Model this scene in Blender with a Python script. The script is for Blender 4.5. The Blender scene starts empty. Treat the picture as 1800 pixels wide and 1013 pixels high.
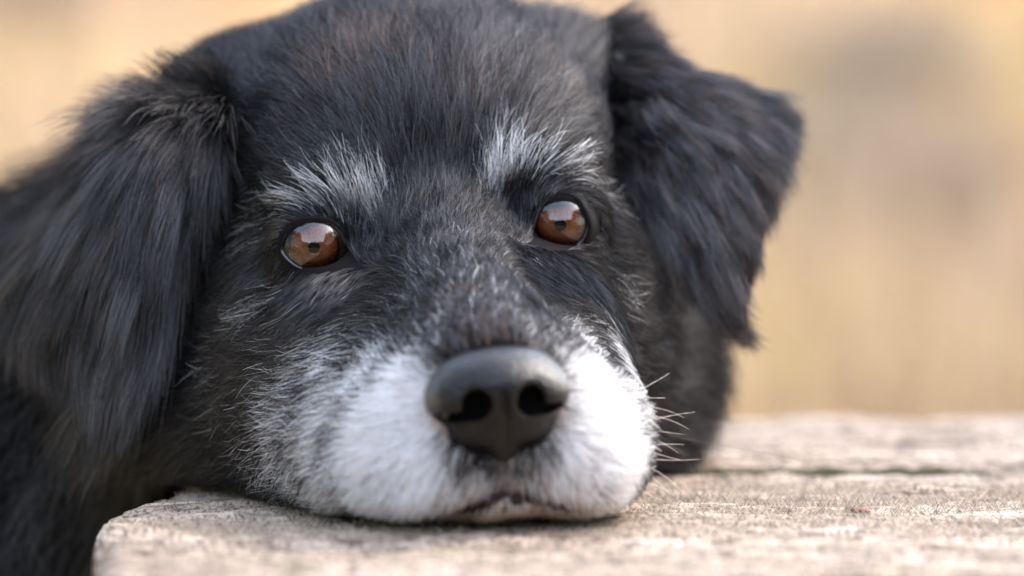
import bpy, math, random
import numpy as np
from mathutils import Vector

random.seed(7)
rng = np.random.default_rng(7)
scene = bpy.context.scene
COL = scene.collection

# ------------------------------------------------------------------ camera
FPX = 5407.0                       # focal length in pixels of the 1800 px wide photo
CAM = np.array([0.0, -0.75, 0.07])
PITCH = math.radians(-1.36)
cam_d = bpy.data.cameras.new("camera")
cam_d.sensor_width = 36.0
cam_d.lens = 36.0 * FPX / 1800.0
cam_d.clip_start = 0.02
cam_d.clip_end = 2000.0
cam_d.dof.use_dof = True
cam_d.dof.focus_distance = 0.738
cam_d.dof.aperture_fstop = 6.8
cam_d.dof.aperture_blades = 0
cam = bpy.data.objects.new("camera", cam_d)
COL.objects.link(cam)
cam.location = CAM
cam.rotation_euler = (math.radians(90) + PITCH, 0, 0)
scene.camera = cam

# ------------------------------------------------------------------ sky and sun
SUN_EL, SUN_AZ = math.radians(38), math.radians(74)   # azimuth clockwise from +Y (away from camera)
world = bpy.data.worlds.new("World")
scene.world = world
world.use_nodes = True
wn = world.node_tree
bg = wn.nodes["Background"]
sky = wn.nodes.new("ShaderNodeTexSky")
sky.sky_type = 'NISHITA'
sky.sun_disc = False
sky.sun_elevation = SUN_EL
sky.sun_rotation = SUN_AZ
sky.air_density = 1.0
sky.dust_density = 3.0
sky.ozone_density = 1.0
hs = wn.nodes.new("ShaderNodeHueSaturation")       # thin high cloud pales the blue
hs.inputs["Saturation"].default_value = 0.62
wn.links.new(sky.outputs[0], hs.inputs["Color"])
wn.links.new(hs.outputs[0], bg.inputs[0])
bg.inputs[1].default_value = 0.15
sun_d = bpy.data.lights.new("sun", 'SUN')
sun_d.energy = 1.5
sun_d.angle = math.radians(22)
sun_d.color = (1.0, 0.88, 0.74)
sun = bpy.data.objects.new("sun", sun_d)
COL.objects.link(sun)
sdir = Vector((math.sin(SUN_AZ) * math.cos(SUN_EL), math.cos(SUN_AZ) * math.cos(SUN_EL), math.sin(SUN_EL)))
sun.rotation_euler = (-sdir).to_track_quat('-Z', 'Y').to_euler()

vs = scene.view_settings
vs.view_transform = 'Standard'
vs.look = 'None'
vs.gamma = 1.0
vs.use_curve_mapping = False
vs.exposure = 3.3
scene.render.film_transparent = False
scene.cycles.use_denoising = True
scene.cycles.max_bounces = 4
scene.cycles.transmission_bounces = 8
scene.cycles.transparent_max_bounces = 12
try:
    scene.cycles_curves.shape = 'RIBBONS'
    scene.cycles_curves.subdivisions = 2
except Exception:
    pass

# ------------------------------------------------------------------ helpers
def tag(o, label=None, cat=None, group=None, kind=None):
    if label: o["label"] = label
    if cat: o["category"] = cat
    if group: o["group"] = group
    if kind: o["kind"] = kind
    return o

def link(name, data, mat=None, parent=None):
    o = bpy.data.objects.new(name, data)
    COL.objects.link(o)
    if mat is not None:
        data.materials.append(mat)
    if parent is not None:
        o.parent = parent
    return o

def mesh_np(name, v, f, mat=None, parent=None, smooth=True):
    """v (n,3), f (m,3) or (m,4) arrays"""
    v = np.asarray(v, np.float32); f = np.asarray(f, np.int32)
    me = bpy.data.meshes.new(name)
    k = f.shape[1]
    me.vertices.add(len(v)); me.vertices.foreach_set("co", v.ravel())
    me.loops.add(f.size); me.loops.foreach_set("vertex_index", f.ravel())
    me.polygons.add(len(f))
    me.polygons.foreach_set("loop_start", np.arange(0, f.size, k, dtype=np.int32))
    me.update(calc_edges=True)
    me.validate()
    if smooth:
        me.polygons.foreach_set("use_smooth", np.ones(len(me.polygons), bool))
    return link(name, me, mat, parent)

def hair_np(name, P, R, C, mat, parent, sheen=.04):
    """P (n,k,3) strands, R (k,) or (n,k) radii, C (n,3) colours"""
    n, k, _ = P.shape
    hc = bpy.data.hair_curves.new(name)
    hc.add_curves([k] * n)
    hc.attributes["position"].data.foreach_set("vector", np.ascontiguousarray(P, np.float32).ravel())
    R = np.broadcast_to(R, (n, k)).astype(np.float32)
    a = hc.attributes.get("radius") or hc.attributes.new("radius", 'FLOAT', 'POINT')
    a.data.foreach_set("value", np.ascontiguousarray(R).ravel())
    c = hc.attributes.new("tint", 'FLOAT_COLOR', 'CURVE')
    c.data.foreach_set("color", np.concatenate([C, np.ones((n, 1))], 1).astype(np.float32).ravel())
    sh = np.broadcast_to(np.asarray(sheen), (n,))[:, None] * np.array([[1.0, 1.0, 1.06]])
    c = hc.attributes.new("sheen", 'FLOAT_COLOR', 'CURVE')
    c.data.foreach_set("color", np.concatenate([sh, np.ones((n, 1))], 1).astype(np.float32).ravel())
    return link(name, hc, mat, parent)

def taper(r, K=7, tip=.25):
    s = np.linspace(0, 1, K); return r * (1 - (1 - tip) * s ** 1.6)

def unit(a):
    return a / np.maximum(np.linalg.norm(a, axis=-1, keepdims=True), 1e-9)

def hash3(i, j, k, seed=0):
    h = (i.astype(np.int64) * 374761393 + j.astype(np.int64) * 668265263 + k.astype(np.int64) * 1274126177 + seed * 974634777) & 0xFFFFFFFF
    h = ((h ^ (h >> 13)) * 1274126177) & 0xFFFFFFFF
    h = ((h ^ (h >> 16)) * 2246822519) & 0xFFFFFFFF
    return ((h ^ (h >> 15)) & 0xFFFFFF) / float(0xFFFFFF)

def vnoise(p, scale, seed=0):
    """smooth value noise in 0..1 at points p (n,3); scale in cells per metre"""
    q = np.asarray(p) * scale
    i = np.floor(q).astype(np.int64); f = q - i
    f = f * f * (3 - 2 * f)
    out = 0
    for a in (0, 1):
        for b in (0, 1):
            for c in (0, 1):
                w = (f[:, 0] if a else 1 - f[:, 0]) * (f[:, 1] if b else 1 - f[:, 1]) * (f[:, 2] if c else 1 - f[:, 2])
                out = out + w * hash3(i[:, 0] + a, i[:, 1] + b, i[:, 2] + c, seed)
    return out

def fbm(p, scale, seed=0, oct=3):
    s, a, t = 0, 1.0, 0
    for o in range(oct):
        s = s + a * vnoise(p, scale * 2 ** o, seed + o); t += a; a *= .5
    return s / t

def clump_centre(p, scale, seed=0):
    """nearest jittered cell centre (Worley) for points p"""
    q = p * scale; i = np.floor(q).astype(np.int64)
    best = np.full(len(p), 1e9); C = np.zeros_like(q)
    for a in (-1, 0, 1):
        for b in (-1, 0, 1):
            for c in (-1, 0, 1):
                x, y, z = i[:, 0] + a, i[:, 1] + b, i[:, 2] + c
                cc = np.stack([x + hash3(x, y, z, seed), y + hash3(x, y, z, seed + 1), z + hash3(x, y, z, seed + 2)], 1)
                d = ((cc - q) ** 2).sum(1); m = d < best
                best[m] = d[m]; C[m] = cc[m]
    return C / scale

# camera rays for planning where a feature of the photo lies on the model
cp, sp_ = math.cos(PITCH), math.sin(PITCH)
def ray(px, py):
    px = np.asarray(px, float); py = np.asarray(py, float)
    x = (px - 900.0) / FPX; z = -(py - 506.5) / FPX; y = np.ones_like(x)
    return np.stack([x, y * cp - z * sp_, y * sp_ + z * cp], -1)

def at(px, py, Y):
    d = ray(px, py); t = (np.asarray(Y) - CAM[1]) / d[..., 1]
    return CAM + d * t[..., None]

# ------------------------------------------------------------------ materials
def mat_new(name):
    m = bpy.data.materials.new(name); m.use_nodes = True
    return m, m.node_tree.nodes, m.node_tree.links, m.node_tree.nodes["Principled BSDF"]

def simple(name, col, rough=.6, spec=.5):
    m, n, l, b = mat_new(name)
    b.inputs["Base Color"].default_value = (*col, 1); b.inputs["Roughness"].default_value = rough
    b.inputs["Specular IOR Level"].default_value = spec
    return m

def fur_mat(name, rough=.30, radial=.6):
    m = bpy.data.materials.new(name); m.use_nodes = True
    n, l = m.node_tree.nodes, m.node_tree.links
    n.clear()
    out = n.new("ShaderNodeOutputMaterial")
    a = n.new("ShaderNodeAttribute"); a.attribute_name = "tint"; a.attribute_type = 'GEOMETRY'
    d = n.new("ShaderNodeBsdfDiffuse"); l.new(a.outputs["Color"], d.inputs[0])
    h = n.new("ShaderNodeBsdfHair"); h.component = 'Reflection'
    g = n.new("ShaderNodeAttribute"); g.attribute_name = "sheen"; g.attribute_type = 'GEOMETRY'
    l.new(g.outputs["Color"], h.inputs["Color"])
    h.inputs["RoughnessU"].default_value = rough; h.inputs["RoughnessV"].default_value = radial
    ad = n.new("ShaderNodeAddShader"); l.new(d.outputs[0], ad.inputs[0]); l.new(h.outputs[0], ad.inputs[1])
    l.new(ad.outputs[0], out.inputs["Surface"])
    return m

FUR = fur_mat("fur_strands")

def skin_mat():
    m, n, l, b = mat_new("skin_under_fur")
    a = n.new("ShaderNodeAttribute"); a.attribute_name = "tint"
    l.new(a.outputs["Color"], b.inputs["Base Color"])
    b.inputs["Roughness"].default_value = .9
    b.inputs["Specular IOR Level"].default_value = .05
    return m
SKIN = skin_mat()

def wood_mat():
    m, n, l, b = mat_new("weathered_wood")
    tc = n.new("ShaderNodeTexCoord")
    def mapped(sx, sy, sz):
        mp = n.new("ShaderNodeMapping"); mp.inputs["Scale"].default_value = (sx, sy, sz)
        l.new(tc.outputs["Object"], mp.inputs[0]); return mp.outputs[0]
    def noise(vec, scale, detail=5, rough=.6, dist=0.0):
        t = n.new("ShaderNodeTexNoise"); t.inputs["Scale"].default_value = scale
        t.inputs["Detail"].default_value = detail; t.inputs["Roughness"].default_value = rough
        t.inputs["Distortion"].default_value = dist
        l.new(vec, t.inputs["Vector"]); return t.outputs["Fac"]
    def ramp(src, *stops):
        r = n.new("ShaderNodeValToRGB"); e = r.color_ramp.elements
        e[0].position, e[0].color = stops[0][0], (*stops[0][1], 1)
        e[1].position, e[1].color = stops[-1][0], (*stops[-1][1], 1)
        for p, c in stops[1:-1]:
            x = e.new(p); x.color = (*c, 1)
        l.new(src, r.inputs[0]); return r.outputs[0]
    def mix(kind, fac, a, c):
        x = n.new("ShaderNodeMix"); x.data_type = 'RGBA'; x.blend_type = kind
        if isinstance(fac, float): x.inputs[0].default_value = fac
        else: l.new(fac, x.inputs[0])
        for s, v in ((6, a), (7, c)):
            if isinstance(v, tuple): x.inputs[s].default_value = (*v, 1)
            else: l.new(v, x.inputs[s])
        return x.outputs[2]
    grain = noise(mapped(7, 160, 60), 1.0, 7, .7, .6)
    fine = noise(mapped(40, 700, 300), 1.0, 4, .7, .3)
    patch = noise(mapped(14, 40, 30), 1.0, 5, .65)
    col = ramp(grain, (.30, (.11, .08, .062)), (.46, (.36, .275, .21)), (.60, (.49, .39, .30)), (.8, (.64, .54, .44)))
    col = mix('MULTIPLY', .75, col, ramp(fine, (.33, (.30, .27, .25)), (.55, (1, 1, 1))))
    col = mix('MIX', ramp(patch, (.52, (0, 0, 0)), (.68, (.55, .55, .55))), col, (.60, .50, .42))
    spk = noise(mapped(900, 330, 500), 1.0, 3, .8)
    col = mix('MULTIPLY', .95, col, ramp(spk, (.38, (.16, .14, .125)), (.54, (1, 1, 1))))
    flk = noise(mapped(130, 170, 100), 1.0, 4, .7)
    col = mix('MULTIPLY', .8, col, ramp(flk, (.36, (.22, .19, .17)), (.5, (1, 1, 1))))
    lich = noise(mapped(30, 60, 50), 1.0, 6, .7)
    col = mix('MIX', ramp(lich, (.58, (0, 0, 0)), (.72, (.35, .35, .35))), col, (.30, .32, .17))
    l.new(col, b.inputs["Base Color"])
    b.inputs["Roughness"].default_value = .75
    b.inputs["Specular IOR Level"].default_value = .3
    bp = n.new("ShaderNodeBump"); bp.inputs["Strength"].default_value = .9; bp.inputs["Distance"].default_value = .0012
    ad = n.new("ShaderNodeMath"); ad.operation = 'ADD'
    l.new(grain, ad.inputs[0]); l.new(fine, ad.inputs[1]); l.new(ad.outputs[0], bp.inputs["Height"])
    l.new(bp.outputs[0], b.inputs["Normal"])
    return m
WOOD = wood_mat()

# ------------------------------------------------------------------ the meadow behind
GROUND = -0.46
def terrain(x, y):
    s = np.clip((y - 3.0) / 22.0, 0, 1)
    return GROUND + 4.2 * s * s * (3 - 2 * s) * 1.3 + 0.05 * np.sin(x * 1.3 + y * .7) * np.clip((y - 1.5) / 3, 0, 1)

def meadow_mat():
    m, n, l, b = mat_new("dry_meadow")
    tc = n.new("ShaderNodeTexCoord")
    t = n.new("ShaderNodeTexNoise"); t.inputs["Scale"].default_value = .55; t.inputs["Detail"].default_value = 6
    l.new(tc.outputs["Object"], t.inputs["Vector"])
    r = n.new("ShaderNodeValToRGB"); e = r.color_ramp.elements
    e[0].position, e[0].color = .32, (.30, .22, .13, 1)
    e[1].position, e[1].color = .68, (.56, .42, .25, 1)
    x = e.new(.5); x.color = (.45, .34, .20, 1)
    l.new(t.outputs["Fac"], r.inputs[0])
    sx = n.new("ShaderNodeSeparateXYZ"); l.new(tc.outputs["Object"], sx.inputs[0])
    mr = n.new("ShaderNodeMapRange"); mr.inputs[1].default_value = -1.2; mr.inputs[2].default_value = .6; l.new(sx.outputs[1], mr.inputs[0])
    mx = n.new("ShaderNodeMix"); mx.data_type = 'RGBA'; mx.inputs[6].default_value = (.07, .07, .033, 1)   # unseen ground behind camera, darkened to dim eye reflections; dry meadow ahead
    l.new(mr.outputs[0], mx.inputs[0]); l.new(r.outputs[0], mx.inputs[7]); l.new(mx.outputs[2], b.inputs["Base Color"])
    b.inputs["Roughness"].default_value = .95; b.inputs["Specular IOR Level"].default_value = .1
    return m

gx = np.concatenate([np.linspace(-400, -15, 14), np.linspace(-14, 14, 57), np.linspace(15, 400, 14)])
gy = np.concatenate([np.linspace(-400, -15, 14), np.linspace(-14, 30, 89), np.linspace(32, 400, 14)])
GX, GY = np.meshgrid(gx, gy, indexing='ij')
gv = np.stack([GX.ravel(), GY.ravel(), terrain(GX, GY).ravel()], 1)
def grid_faces(nu, nv):
    i, j = np.meshgrid(np.arange(nu - 1), np.arange(nv - 1), indexing='ij')
    a = (i * nv + j).ravel()
    return np.stack([a, a + nv, a + nv + 1, a + 1], 1)
meadow = tag(mesh_np("meadow", gv, grid_faces(len(gx), len(gy)), meadow_mat()), kind='structure')

def grass_mat():
    m, n, l, b = mat_new("dry_grass_blades")
    a = n.new("ShaderNodeAttribute"); a.attribute_name = "tint"
    l.new(a.outputs["Color"], b.inputs["Base Color"])
    b.inputs["Roughness"].default_value = .7; b.inputs["Specular IOR Level"].default_value = .2
    return m

def blades(name, x, y, h, w, col, mat):
    n = len(x); z = terrain(x, y)
    a = rng.uniform(0, 2 * np.pi, n); lean = rng.uniform(.05, .5, n) * h; la = rng.uniform(0, 2 * np.pi, n)
    bx, by = np.cos(a) * w, np.sin(a) * w
    base = np.stack([x, y, z - .02], 1)
    off = np.stack([bx, by, np.zeros(n)], 1)
    mid = base + np.stack([np.cos(la) * lean * .35, np.sin(la) * lean * .35, h * .55], 1)
    tip = base + np.stack([np.cos(la) * lean, np.sin(la) * lean, h * .97], 1)
    v = np.stack([base - off, base + off, mid + off * .7, mid - off * .7, tip], 1)
    i = np.arange(n)[:, None] * 5
    f = np.concatenate([i + [[0, 1, 2]], i + [[0, 2, 3]], i + [[3, 2, 4]]], 0)
    o = mesh_np(name, v.reshape(-1, 3), f, mat, smooth=False)
    c = o.data.attributes.new("tint", 'FLOAT_COLOR', 'POINT')
    c.data.foreach_set("color", np.concatenate([np.repeat(col, 5, 0), np.ones((n * 5, 1))], 1).astype(np.float32).ravel())
    return o

n = 60000
yy = 2.6 + 14.4 * rng.random(n) ** 1.3
xx = rng.uniform(-1, 1, n) * (1.0 + .28 * yy)
P2 = np.stack([xx, yy, 0 * xx], 1)
t1 = fbm(P2, .8, 3); t2 = fbm(P2, 1.6, 11)
keep = t1 + .25 * rng.random(n) > .35
ca, cb, cc = np.array([.60, .42, .22]), np.array([.46, .35, .25]), np.array([.42, .42, .18])
w1 = np.clip((t2 - .35) / .3, 0, 1)[:, None]
gcol = ca * w1 + cb * (1 - w1)
gw = (np.clip((fbm(P2, .9, 23) - .55) / .12, 0, 1) * .4)[:, None]
gcol = (gcol * (1 - gw) + cc * gw) * rng.uniform(.75, 1.2, n)[:, None]
gh = rng.uniform(.15, .55, n) * (.6 + .8 * t1)
GRASS = grass_mat()
tag(blades("dry_grass", xx[keep], yy[keep], gh[keep], rng.uniform(.002, .005, n)[keep], gcol[keep], GRASS),
    "tall dry straw coloured grass covering the meadow slope behind the dog", "grass", kind='stuff')

def slope_hit(px, py):
    dr = ray(np.array([px]), np.array([py]))[0]
    for t_ in np.arange(2.0, 60.0, .05):
        q_ = CAM + dr * t_
        if q_[2] < terrain(q_[0], q_[1]) + .15: break
    return q_
def weeds(name, spots, h0, h1, col, label):
    xs, ys = [], []
    for px, py, rad, n_ in spots:
        q_ = slope_hit(px, py); rr_ = rad * (q_[1] + .75) / FPX
        a_ = rng.uniform(0, 2 * np.pi, n_); r__ = rr_ * np.sqrt(rng.random(n_)) * (.6 + .6 * rng.random(n_))
        xs.append(q_[0] + np.cos(a_) * r__); ys.append(q_[1] + np.sin(a_) * r__ * 1.5)
    xs, ys = np.concatenate(xs), np.concatenate(ys); n_ = len(xs)
    return tag(blades(name, xs, ys, rng.uniform(h0, h1, n_), rng.uniform(.004, .008, n_), np.array(col) * rng.uniform(.7, 1.25, n_)[:, None], GRASS), label, "weeds", kind='stuff')
weeds("dead_weeds", [(1560, 190, 150, 1800), (1640, 420, 110, 1300), (1500, 330, 80, 600), (60, 40, 90, 1200)], .15, .5, (.40, .32, .25), "grey brown dead weeds blurred on the slope behind the dog")
weeds("green_grass", [(1375, 690, 80, 4000), (1330, 640, 50, 900)], .10, .24, (.27, .36, .09), "fresh yellow green grass tuft just above the far plank")

def wood_edge():
    n_ = 30000; a = rng.uniform(0, 1, n_)
    ang = math.radians(180) + (a - .5) * math.radians(250)
    R0 = 34 + 8 * rng.random(n_)
    hmax = 7.5 + 4.5 * vnoise(np.stack([ang * 6, 0 * a, 0 * a], 1), 1.0, 5) + 5.0 * vnoise(np.stack([ang * 17, 0 * a, 0 * a], 1), 1.0, 9) ** 3
    hmax = hmax + 22 * np.clip((np.abs(a - .5) - .14) / .06, 0, 1)  # unseen side trees raised to narrow the sky patch mirrored in the eyes
    z = GROUND + hmax * rng.random(n_) ** .8
    c = np.stack([np.sin(ang) * R0, np.cos(ang) * R0, z], 1)
    d1 = unit(rng.normal(0, 1, (n_, 3))); d2 = unit(np.cross(d1, rng.normal(0, 1, (n_, 3)))); s_ = rng.uniform(.4, 1.0, n_)[:, None]
    v = np.stack([c + d1 * s_, c + d2 * s_ * .7, c - d1 * s_, c - d2 * s_ * .7], 1).reshape(-1, 3)
    return mesh_np("far_wood", v, np.arange(n_ * 4).reshape(-1, 4), simple("far_leaves", (.045, .06, .03), .8, .2), smooth=False)
tag(wood_edge(), "dark line of distant trees mirrored in the dog's eyes", "wood", kind='stuff')

# ------------------------------------------------------------------ the wooden table
table = bpy.data.objects.new("wooden_table", None); COL.objects.link(table)
tag(table, "weathered grey brown plank table the dog rests its chin on", "table")

def plank(outline_left, y0, y1, x1, seed, tilt=0.0, rise=0.0):
    """a thick worn plank; outline_left(y) gives where its left end stands"""
    ys = np.linspace(y0, y1, max(40, int((y1 - y0) / .0011)))
    us = np.concatenate([np.linspace(0, .30, 190)[:-1], np.linspace(.30, 1, 90)])
    U, Y = np.meshgrid(us, ys, indexing='ij')
    XL = outline_left(Y)
    X = XL + (x1 - XL) * U
    Yr = Y + tilt * X
    p = np.stack([X.ravel(), Yr.ravel(), np.full(X.size, seed * 3.7)], 1)
    # grain: long wandering ridges, a knot, cracks
    wob = (fbm(p * [1, .6, 1], 14, seed + 5) - .5) * .030
    g = np.stack([p[:, 0] * .10, p[:, 1] + wob, p[:, 2]], 1)
    ridge = fbm(g, 260, seed, 3) - .5
    crack = vnoise(np.stack([p[:, 0] * .05, p[:, 1] + wob, p[:, 2]], 1), 170, seed + 9)
    crack = np.clip((crack - .74) / .2, 0, 1) * np.clip((fbm(p, 22, seed + 2) - .45) / .1, 0, 1)
    lump = fbm(p, 30, seed + 3) - .5
    rough = fbm(p * [.5, 1, 1], 420, seed + 4, 2) - .5
    Z = (.0036 * ridge - .0075 * crack + .0026 * lump + .0012 * rough).reshape(X.shape)
    # rounded edges
    ed = np.minimum(np.minimum(Y - y0, y1 - Y), X - XL)
    rr = .0035 + .0015 * (vnoise(p, 60, seed + 6).reshape(X.shape) - .3)
    e = np.clip(1 - ed / rr, 0, 1)
    Z = Z - rr * (1 - np.sqrt(np.clip(1 - e * e, 0, 1)))
    top = np.stack([X, Yr, Z - .001 + rise], -1)
    nu, nv = X.shape
    v = [top.reshape(-1, 3)]; f = [grid_faces(nu, nv)]
    idx = np.arange(nu * nv).reshape(nu, nv)
    loop = np.concatenate([idx[:, 0], idx[-1, 1:], idx[-2::-1, -1], idx[0, -2:0:-1]])
    lo = top.reshape(-1, 3)[loop].copy(); lo[:, 2] = -.048
    k = nu * nv; m = len(loop); j = np.arange(m)
    f.append(np.stack([loop[j], k + j, k + (j + 1) % m, loop[(j + 1) % m]], 1)[:, ::-1])
    lo2 = lo.copy()
    v.append(lo)
    v = np.concatenate(v); f = np.concatenate(f)
    o = mesh_np("plank", v, f, WOOD, table)
    # underside
    return o

def end1(Y):
    return np.interp(Y, [-.21, -.154, -.10, -.060, -.044, -.029, .0, .0225, .10], [-.072, -.0795, -.0868, -.0925, -.0948, -.0942, -.0905, -.0865, -.0855]) \
        + .0012 * np.sin(Y * 420) + .0008 * np.sin(Y * 900 + 1)
plank(end1, -.200, .0910, 1.10, 3)
plank(lambda Y: -.030 + 0 * Y + .001 * np.sin(Y * 300), .1030, .2950, 1.10, 8, rise=.0015)

def fibres():
    n_ = 26000
    x = rng.uniform(-.085, .20, n_); y = rng.uniform(-.075, .055, n_)
    keep_ = x > end1(y) + .003; x, y = x[keep_], y[keep_]
    p = np.stack([x, y, 0 * x], 1); keep_ = fbm(p, 40, 55) + .25 * rng.random(len(x)) > .52; p = p[keep_]; n_ = len(p)
    L_ = rng.uniform(.0006, .0022, n_); a_ = rng.normal(0, .5, n_); up = rng.uniform(.1, .8, n_)
    dv_ = unit(np.stack([np.cos(a_) * np.where(rng.random(n_) < .5, 1, -1), np.sin(a_), up], 1)); p[:, 2] = -.0012
    P_ = p[:, None, :] + dv_[:, None, :] * (L_[:, None] * np.linspace(0, 1, 4)[None])[..., None] * 1.0
    P_[..., 2] += .0012 * np.linspace(0, 1, 4)
    C_ = np.array([.48, .39, .30]) * rng.uniform(.25, 1.4, n_)[:, None]
    hair_np("wood_fibre", P_, taper(.00006, 4), np.clip(C_, .03, .7), FUR, table, .02)["kind"] = "stuff"

def moss_line():
    xs = np.linspace(-.02, 1.05, 420); n_ = len(xs); m_ = 7; V_ = []
    p = np.stack([xs, 0 * xs, 0 * xs], 1)
    hgt = -.0008 + .0012 * fbm(p, 60, 77) * (.3 + 1.2 * vnoise(p, 14, 78)); wid = .0065
    for j in range(m_):
        t = math.pi * j / (m_ - 1)
        V_.append(np.stack([xs, .0970 - wid * math.cos(t) + .0012 * (vnoise(p, 300, 80 + j) - .5), -.006 + (.006 + hgt) * math.sin(t) * (.8 + .4 * vnoise(p, 400, 90 + j))], 1))
    V_ = np.stack(V_, 1).reshape(-1, 3)
    return mesh_np("moss", V_, grid_faces(n_, m_), simple("dark_moss", (.04, .04, .022), .95, .1))
tag(moss_line(), "dark green moss filling the gap between the two planks", "moss", kind='stuff')

def box(name, lo, hi, mat, parent, bev=.004):
    import bmesh
    me = bpy.data.meshes.new(name); bm = bmesh.new()
    bmesh.ops.create_cube(bm, size=1)
    for v_ in bm.verts:
        for i in range(3):
            v_.co[i] = lo[i] + (v_.co[i] + .5) * (hi[i] - lo[i])
    bmesh.ops.bevel(bm, geom=list(bm.edges), offset=bev, segments=2, affect='EDGES', profile=.5)
    bm.to_mesh(me); bm.free()
    return link(name, me, mat, parent)
box("crossbar", (.06, -.18, -.100), (.13, .28, -.0495), WOOD, table)
box("crossbar", (.93, -.18, -.100), (1.0, .28, -.0495), WOOD, table)
for x in (.055, .925):
    for y in (-.16, .20):
        box("leg", (x + .005, y, GROUND - .03), (x + .075, y + .07, -.1005), WOOD, table)

fibres()

# ------------------------------------------------------------------ the dog: skin surface as a distance field
YAW, ROLL = math.radians(7.5), math.radians(5.3)
E = np.array([-.018, .012, .0655])
f_ = np.array([math.sin(YAW), -math.cos(YAW), 0.]); r0 = np.array([math.cos(YAW), math.sin(YAW), 0.]); u0 = np.array([0, 0, 1.])
r_ = math.cos(ROLL) * r0 + math.sin(ROLL) * u0
u_ = -math.sin(ROLL) * r0 + math.cos(ROLL) * u0
M = np.stack([r_, f_, u_], 1)         # local (right, forward, up) -> world
def loc2w(p):                         # cm in head space to metres in the world
    return E + (np.asarray(p, float) * .01) @ M.T
def w2loc(p):
    return ((np.asarray(p) - E) @ M) * 100

EYE_GAZE = {'l': (552, 435), 'r': (985, 396)}
EYE_R = .0108
eye_c = {}
for k_, (gx_, gy_) in EYE_GAZE.items():
    c0 = loc2w((-2.98, .0, 0) if k_ == 'l' else (2.98, .0, 0))
    eye_c[k_] = at(gx_, gy_, c0[1])
EYE_L = [w2loc(eye_c['l']), w2loc(eye_c['r'])]

def sd_ell(P, c, r):
    d = P - np.array(c, np.float32); r = np.array(r, np.float32)
    k0 = np.sqrt(((d / r) ** 2).sum(-1)); k1 = np.sqrt(((d / (r * r)) ** 2).sum(-1))
    return k0 * (k0 - 1) / np.maximum(k1, 1e-6)
def sd_cone(P, a, b, ra, rb):
    a = np.array(a, np.float32); b = np.array(b, np.float32); ab = b - a
    h = np.clip(((P - a) @ ab) / (ab @ ab), 0, 1)
    return np.sqrt(((P - a - h[..., None] * ab) ** 2).sum(-1)) - (ra + (rb - ra) * h)
def smin(a, b, k):
    h = np.clip(.5 + .5 * (b - a) / k, 0, 1)
    return b * (1 - h) + a * h - k * h * (1 - h)
def smax(a, b, k):
    return -smin(-a, -b, k)

def head_sdf(L):
    """L: points in head space (cm); returns distance in cm"""
    A = L * np.array([1, 1, 1], np.float32); A[..., 0] = np.abs(A[..., 0])
    d = sd_ell(A, (0, -6.4, 1.8), (5.4, 6.2, 4.5))
    d = smin(d, sd_ell(A, (1.2, -2.6, 1.9), (2.8, 2.8, 2.3)), 1.6)
    d = smin(d, sd_ell(A, (2.5, -0.5, 1.45), (1.5, 1.1, .75)), .9)          # brow
    d = smin(d, sd_ell(A, (4.0, -3.2, -1.3), (1.3, 3.0, 1.7)), 1.4)         # cheek bone
    d = smin(d, sd_ell(A, (3.3, -4.6, -3.2), (2.6, 4.2, 3.0)), 1.6)         # cheek
    d = smin(d, sd_cone(A, (0, 0.6, -2.3), (0, 7.0, -3.9), 2.7, 2.15), 1.2)  # muzzle
    d = smin(d, sd_cone(A, (0, -.6, .2), (0, 8.0, -2.85), 1.35, 1.1), 1.0)   # bridge
    d = smin(d, sd_ell(A, (2.5, .4, -2.0), (1.1, 1.8, 1.3)), 1.0)            # under the eye
    d = smin(d, sd_ell(A, (1.8, 5.6, -4.8), (1.55, 2.9, 1.75)), 1.5)
    d = smin(d, sd_ell(A, (1.25, 7.0, -5.4), (1.8, 1.8, 1.25)), .9)         # front of the lips, squashed on the wood
    d = smin(d, sd_ell(A, (2.0, 1.2, -3.6), (2.0, 3.6, 2.6)), 1.4)           # side of the muzzle into the cheek         # upper lip
    d = smin(d, sd_cone(A, (0, -3, -5.2), (0, 6.6, -5.75), 1.5, .75), .7)    # lower jaw
    d = smin(d, sd_ell(A, (2.0, 1.2, -5.2), (1.6, 4.6, 1.5)), 1.6)              # side of the jaw
    d = smin(d, sd_ell(A, (4.6, -7.4, 3.4), (1.5, 1.7, 1.9)), 1.5)           # ear root
    d = smin(d, sd_ell(L, (2.45, 4.6, -5.15), (1.3, 2.4, 1.4)), 1.0)        # right lip hangs onto the wood
    d = smin(d, sd_ell(A, (0, 8.15, -6.10), (1.25, .80, .52)), .3)             # chin
    d = smin(d, sd_ell(L, (-3.3, -1.6, -4.3), (2.1, 4.2, 2.5)), 2.6)         # left jowl running back into the cheek
    d = smin(d, sd_ell(L, (-3.0, 2.8, -4.9), (1.2, 3.2, 1.5)), 1.6)
    d = smin(d, sd_ell(A, (0, 8.15, -5.05), (.95, .62, .48)), .4)             # upper lip under the nose
    # groove of the lips under the nose
    d = smax(d, -sd_cone(A, (0, 8.85, -4.9), (0, 8.85, -5.5), .06, .09), .2)
    d = smax(d, -sd_cone(A, (0, 8.85, -5.55), (1.7, 8.45, -6.4), .10, .13), .18)   # mouth line
    # eye sockets
    for c_ in EYE_L:
        d = smin(d, np.sqrt(((L - np.array(c_, np.float32)) ** 2).sum(-1)) - 1.15, .45)
    for c_ in EYE_L:
        d = smax(d, -sd_ell(L, c_ + np.array([0, .6, 0]), (.80, 1.3, .50)), .12)
    return d

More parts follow.
